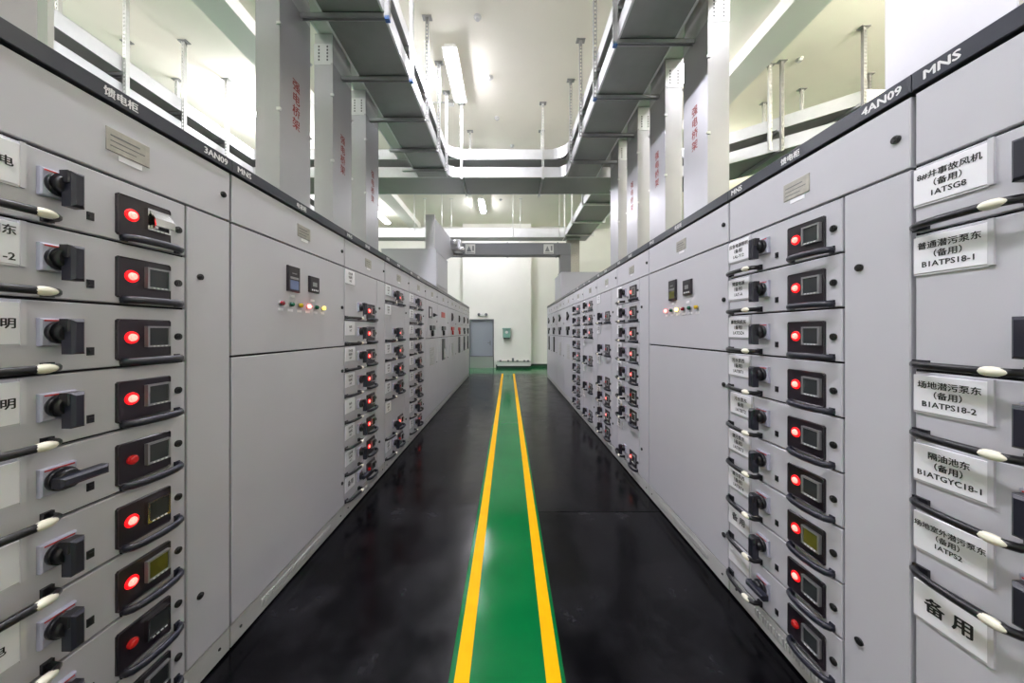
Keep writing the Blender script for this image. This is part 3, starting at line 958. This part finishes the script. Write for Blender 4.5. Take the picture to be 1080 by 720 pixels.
# ------------------------------------------------------------------ risers standing on the cabinets
def riser(side, yc, label, words=True):
    """400 x 200 trunk with a cover on the aisle side; local x along the aisle, -y towards the aisle"""
    X = -1.87 if side == 'L' else 1.83
    t = thing('cable_riser', label, 'cable riser', (X, yc, 2.2), PI / 2 if side == 'L' else -PI / 2, 'sheet-metal risers on the %s row' % ('left' if side == 'L' else 'right'))
    top = 4.295 - 2.2
    obj('trunk', cached('trunk', lambda: MB().box(-0.2, 0.2, 0.003, 0.2, 0.0, top).mesh('trunk', ['riser_steel'])), t)
    cv = obj('cover', cached('cover', lambda: MB().cbox(-0.203, 0.203, -0.002, 0.014, 0.012, top - 0.004, 0.0015).box(-0.205, -0.201, 0.0, 0.022, 0.012, top - 0.004).box(0.201, 0.205, 0.0, 0.022, 0.012, top - 0.004).mesh('cover', ['riser_steel'])), t)
    if words:
        obj('cover_print', text_mesh('强\n电\n桥\n架', 0.102, 'red_print', 0.022, 1.10), cv, (0.0, -0.0028, 1.22))
    for z in (0.35, 1.05, 1.75):
        for s in (-1, 1):
            obj('cover_clip', cached('clip', lambda: MB().box(-0.007, 0.007, -0.012, 0.02, -0.012, 0.012).cyl((0, -0.012, 0), 'y', 0.006, -0.006, 8).mesh('cover_clip', ['screw'])), t, (s * 0.207, 0, z))

    def collar():
        b = MB()
        b.box(-0.204, 0.204, 0.0, 0.004, top - 0.02, top + 0.20)
        b.box(-0.204, -0.200, 0.0, 0.203, top - 0.02, top + 0.20)
        b.box(0.200, 0.204, 0.0, 0.203, top - 0.02, top + 0.20)
        for k in range(5):
            for j in range(2):
                b.box(-0.206, -0.204, 0.05 + j * 0.09, 0.065 + j * 0.09, top + 0.02 + k * 0.035, top + 0.04 + k * 0.035, 1)
                b.box(0.204, 0.206, 0.05 + j * 0.09, 0.065 + j * 0.09, top + 0.02 + k * 0.035, top + 0.04 + k * 0.035, 1)
        return b.mesh('joint_collar', ['tray_rail', 'dark_zinc'])
    obj('joint_collar', cached('collar', collar), t)
    obj('neck', cached('neck', lambda: MB().box(-0.196, 0.196, 0.006, 0.196, top, ZU0 - 2.2 - 0.006).mesh('neck', ['galvanised'])), t)
    return t


for k, (yc, lab) in enumerate(((1.075, 'sheet-metal riser at the top left corner of the picture'), (2.84, 'tall sheet-metal riser with red writing, nearest of three on the left'),
                               (3.64, 'middle one of the three lettered risers on the left row'), (4.44, 'farthest of the three lettered risers on the left row'))):
    riser('L', yc, lab, k > 0)
for k, (yc, lab) in enumerate(((1.36, 'big pale riser at the top right corner of the picture'), (3.16, 'tall sheet-metal riser with red writing, widest of the four on the right'),
                               (3.96, 'second riser with red writing on the right row, behind the widest one'), (4.76, 'third riser on the right row, narrow and slightly pinkish'),
                               (5.56, 'farthest riser on the right row'))):
    riser('R', yc, lab, 0 < k < 4)
tag(obj('conduit_post', MB().box(-0.0245, 0.0245, -0.011, 0.011, 0, 2.08).box(-0.04, 0.04, -0.03, 0.03, 0, 0.006).mesh('conduit_post', ['white_plastic']), None, (-2.168, 1.511, 2.2)),
    'narrow white conduit post standing on the left row, top left', 'conduit')
# drop riser at the far right
t = thing('cable_drop', 'yellowish drop duct coming down to the far end of the right row', 'cable duct', (2.0, 10.0, 2.2))
obj('duct', MB().box(-0.19, 0.19, -0.1, 0.1, 0, ZL0 - 2.2 - 0.004).mesh('duct', ['plate_steel']), t)
obj('flange', MB().box(-0.2, 0.2, -0.115, 0.115, 0.0, 0.02).box(-0.2, 0.2, -0.11, 0.11, ZL0 - 2.2 - 0.05, ZL0 - 2.2 - 0.006).mesh('flange', ['tray_rail']), t)

# ------------------------------------------------------------------ busbar boxes and bridge
t = thing('duct_box', 'large grey sheet-metal box on top of the left row', 'duct box', (-1.72, 6.12, 2.2), 0, 'grey busbar boxes on the rows')
obj('box_body', MB().box(-0.48, 0.47, -0.52, 0.52, 0, 0.66).mesh('box_body', ['duct_grey']), t)
obj('box_lid', MB().box(-0.485, 0.475, -0.525, 0.525, 0.645, 0.668).mesh('box_lid', ['duct_grey']), t)
obj('box_cover', MB().box(0.47, 0.478, -0.46, 0.46, 0.06, 0.6).mesh('box_cover', ['duct_grey']), t)
t = thing('duct_box', 'grey sheet-metal box on top of the right row, under the bridge leg', 'duct box', (1.74, 8.1, 2.2), 0, 'grey busbar boxes on the rows')
obj('box_body', MB().box(-0.49, 0.47, -0.5, 0.5, 0, 0.62).mesh('box_body', ['duct_grey']), t)
obj('box_lid', MB().box(-0.495, 0.475, -0.505, 0.505, 0.605, 0.628).mesh('box_lid', ['duct_grey']), t)
obj('box_cover', MB().box(-0.42, 0.42, -0.508, -0.5, 0.06, 0.56).mesh('box_cover', ['duct_grey']), t)

t = thing('busbar_bridge', 'dark grey busbar bridge crossing the aisle in front of the end wall', 'busbar bridge', (0, 7.95, 2.83))
z0, z1 = 3.28 - 2.83, 3.575 - 2.83
obj('span', MB().cbox(-1.44, 1.52, -0.13, 0.13, z0, z1, 0.006).mesh('span', ['bridge_grey']), t)
fl = MB()
for x in (-1.18, -0.02, 1.20):
    fl.box(x - 0.012, x + 0.012, -0.142, 0.142, z0 - 0.012, z1 + 0.012)
obj('flange', fl.mesh('flange', ['bridge_grey']), t)
obj('leg', MB().box(1.27, 1.52, -0.13, 0.13, -0.001, z0).box(1.25, 1.54, -0.15, 0.15, 0.0, 0.03).mesh('leg', ['bridge_grey']), t)
up = MB().prism_x([(-2.28, 0.05), (-1.31, 0.05), (-0.13, z0 - 0.02), (-0.13, z1 + 0.0), (-2.28, z1 - 0.13)], -1.43, -1.31)
obj('upright', up.mesh('upright', ['duct_grey']), t)
obj('upright_flange', MB().box(-1.45, -1.29, -2.30, -2.26, 0.04, z1 - 0.10).box(-1.45, -1.28, -0.20, -0.13, z0 - 0.03, z1 + 0.02).mesh('upright_flange', ['galvanised']), t)
el = MB().box(-1.31, -1.10, -0.55, -0.13, z0 + 0.03, z1 - 0.03).cyl((-1.28, -0.75, z0 + 0.12), 'x', 0.07, 0.14, 14).cyl((-1.28, -0.45, z0 + 0.05), 'x', 0.05, 0.25, 14)
obj('elbow', el.mesh('elbow', ['galvanised']), t)
for x in (-0.92, 0.98):
    st = MB().box(-0.12, 0.12, -0.134, -0.13, 0.03, 0.26).box(-0.10, 0.10, -0.1355, -0.134, 0.045, 0.06, 1)
    b_ = len(st.v)
    st.v += [(-0.09, -0.1355, 0.08), (0.03, -0.1355, 0.08), (-0.03, -0.1355, 0.22)]
    st.face([b_, b_ + 1, b_ + 2], 1)
    st.box(0.05, 0.09, -0.1355, -0.134, 0.1, 0.22, 1)
    obj('warning_sticker', st.mesh('warning_sticker', ['sticker', 'bridge_grey']), t, (x, 0, z0))


# ------------------------------------------------------------------ ceiling lights
def light(x, y, label, hung=True, tone='light_diffuser'):
    t = thing('ceiling_light', label, 'ceiling light', (x, y, ZC), 0, 'fluorescent ceiling lights')
    if hung:
        LZ = -0.34
        obj('suspension', cached('lsusp', lambda: MB().cyl((0, -0.40, LZ + 0.06), 'z', 0.006, -LZ - 0.06, 8).cyl((0, 0.40, LZ + 0.06), 'z', 0.006, -LZ - 0.06, 8)
                                  .cyl((0, -0.40, -0.012), 'z', 0.03, 0.012, 12).cyl((0, 0.40, -0.012), 'z', 0.03, 0.012, 12).mesh('suspension', ['light_housing'])), t)
        obj('spine', cached('lspine', lambda: MB().box(-0.03, 0.03, -0.5, 0.5, LZ + 0.055, LZ + 0.085).mesh('spine', ['light_housing'])), t)
        if tone == 'added_light_warm':   # added opaque pan that keeps these lamps' light off the left row
            obj('light_blocker', cached('lblocker', lambda: MB().box(-0.14, 0.14, -0.57, 0.57, LZ - 0.075, LZ - 0.068).box(-0.145, -0.138, -0.57, 0.57, LZ - 0.075, LZ - 0.01).box(0.138, 0.145, -0.57, 0.57, LZ - 0.075, LZ - 0.01)
                                  .box(-0.01, 0.01, -0.57, -0.55, LZ - 0.07, LZ + 0.06).box(-0.01, 0.01, 0.55, 0.57, LZ - 0.07, LZ + 0.06).mesh('light_blocker', ['light_housing'])), t)
    else:
        LZ = -0.075
        obj('housing', cached('lhouse', lambda: MB().box(-0.080, 0.080, -0.53, 0.53, LZ, 0.0).box(-0.108, 0.108, -0.57, 0.57, LZ - 0.012, LZ + 0.004).mesh('housing', ['light_housing'])), t)  # wide lip added to hold the lamp's glow off the ceiling

    def diff():
        b = MB()
        n, L_, R_ = 16, 0.545, (0.105 if hung else 0.080)
        rings = [(-L_, 0.55), (-L_ + 0.025, 0.85), (-L_ + 0.06, 1.0), (L_ - 0.06, 1.0), (L_ - 0.025, 0.85), (L_, 0.55)]
        a0, a1 = (0, 2 * PI) if hung else (PI, 2 * PI)
        for yy, r in rings:
            for k in range(n + 1):
                a = a0 + (a1 - a0) * k / n
                b.v.append((math.cos(a) * R_ * r, yy, LZ + math.sin(a) * 0.058 * r))
        m = n + 1
        for i in range(len(rings) - 1):
            for k in range(n):
                b.face([i * m + k, i * m + k + 1, (i + 1) * m + k + 1, (i + 1) * m + k], 0, True)
        b.face(list(range(m))); b.face([(len(rings) - 1) * m + k for k in range(m)])
        return b.mesh('diffuser', [tone])
    obj('diffuser', cached(('ldiff', hung, tone), diff), t)


nth = ('first', 'second', 'third', 'fourth', 'fifth', 'sixth')
for k, y in enumerate((-2.6, 0.0, 2.5, 5.24, 8.0, 10.65)):
    lab = 'fluorescent light above the aisle, %s from the camera end' % nth[k]
    if k == 3:
        lab = 'large bright fluorescent light hanging above the aisle, left of centre'
    if k == 5:
        lab = 'small far fluorescent light seen above the grey bridge'
    light(-0.855, y, lab, False)
for k, (x, y) in enumerate(((-6.2, -2.6), (-6.2, 0.0), (-6.4, 2.4), (-4.45, 6.25), (-4.45, 8.9), (-4.3, 11.0))):
    light(x, y, 'fluorescent light in the bay behind the left row, %s from the camera end' % nth[k], True, 'light_diffuser_cream' if k < 4 else 'light_diffuser_soft')
for k, y in enumerate((-2.6, 0.0, 2.2, 5.2, 8.1)):
    light(2.62, y, 'fluorescent light above the right row, %s from the camera end' % nth[k], True, 'light_diffuser_soft')
for k, (x, y) in enumerate(((5.25, -1.6), (6.6, 0.6), (5.25, 2.6), (6.9, 2.7), (5.25, 8.2))):  # fill lamps added out of view to lift the right bay ceiling
    light(x, y, 'added out-of-view fill light in the bay behind the right row, %s from the camera end' % nth[k], True, 'added_light_warm')

# ------------------------------------------------------------------ small ceiling things
det = lambda: MB().cyl((0, 0, 0), 'z', 0.05, -0.012, 18).cyl((0, 0, -0.012), 'z', 0.042, -0.03, 18, 0, 0.028).mesh('smoke_detector', ['sticker'])
for k, (x, y, lab) in enumerate(((-0.41, 4.31, 'smoke detector on the ceiling nearest the camera above the aisle'), (-0.30, 5.33, 'second smoke detector on the ceiling to the right of the bright light'),
                                 (-0.22, 6.35, 'smoke detector just above the edge of the crossing tray'), (0.09, 7.30, 'small smoke detector touching the top edge of the crossing tray'),
                                 (-0.24, 10.3, 'tiny far smoke detector between crossing tray and grey bridge'), (4.50, 4.98, 'smoke detector on the yellowish ceiling of the right bay'))):
    tag(obj('smoke_detector', cached('det', det), None, (x, y, ZC)), lab, 'smoke detector', 'smoke detectors on the ceiling')
t = thing('ceiling_conduit', 'thin conduit with a small junction box beside the bright ceiling light', 'conduit', (-1.05, 5.9, ZC))
obj('pipe', MB().cyl((-0.32, 0, -0.016), 'x', 0.012, 0.5, 8).mesh('pipe', ['strut_zinc']), t)
obj('junction_box', MB().box(-0.05, 0.05, -0.05, 0.05, -0.06, 0).mesh('junction_box', ['sticker']), t)

# ------------------------------------------------------------------ things on and by the end wall
t = thing('emergency_light', 'small twin-head emergency light above the grey door', 'emergency light', (-1.0, YW, 2.08))
obj('case', MB().cbox(-0.10, 0.10, -0.06, 0, -0.06, 0.06, 0.006).mesh('case', ['white_plastic']), t)
for s in (-1, 1):
    obj('lamp_head', MB().cyl((0, -0.01, 0), 'y', 0.055, -0.07, 14).cyl((0, -0.08, 0), 'y', 0.045, -0.008, 14).mesh('lamp_head', ['frame_grey']), t, (s * 0.14, 0, 0.0))
t = thing('call_box', 'teal green call box with a round dial on the white end wall', 'call box', (-0.06, YW, 1.42))
obj('case', MB().cbox(-0.14, 0.14, -0.14, 0, -0.24, 0.10, 0.012).mesh('case', ['teal_box']), t)
obj('hood', MB().box(-0.17, 0.17, -0.17, 0, 0.09, 0.13).mesh('hood', ['teal_box']), t)
obj('dial', MB().cyl((0, -0.14, -0.03), 'y', 0.055, -0.012, 18).mesh('dial', ['white_plastic']), t)
obj('tray', MB().box(-0.12, 0.12, -0.18, -0.0, -0.28, -0.25).mesh('tray', ['base_dark']), t)
t = thing('wall_bench', 'low white bench with a dark rail along the foot of the end wall', 'bench', (0.2, YW - 0.17, 0))
obj('bench_body', MB().box(-0.62, 0.66, -0.08, 0.13, 0.10, 0.26).mesh('bench_body', ['white_plastic']), t)
obj('bench_base', MB().box(-0.60, 0.64, -0.06, 0.12, 0.0, 0.10).mesh('bench_base', ['base_dark']), t)
q = MB().box(-0.62, 0.66, -0.09, -0.05, 0.26, 0.285)
for x in (-0.5, -0.2, -0.02, 0.15, 0.42, 0.56):
    q.box(x - 0.04, x + 0.04, -0.1, -0.03, 0.255, 0.32 if x != -0.02 else 0.40)
obj('bench_rail', q.mesh('bench_rail', ['frame_grey']), t)
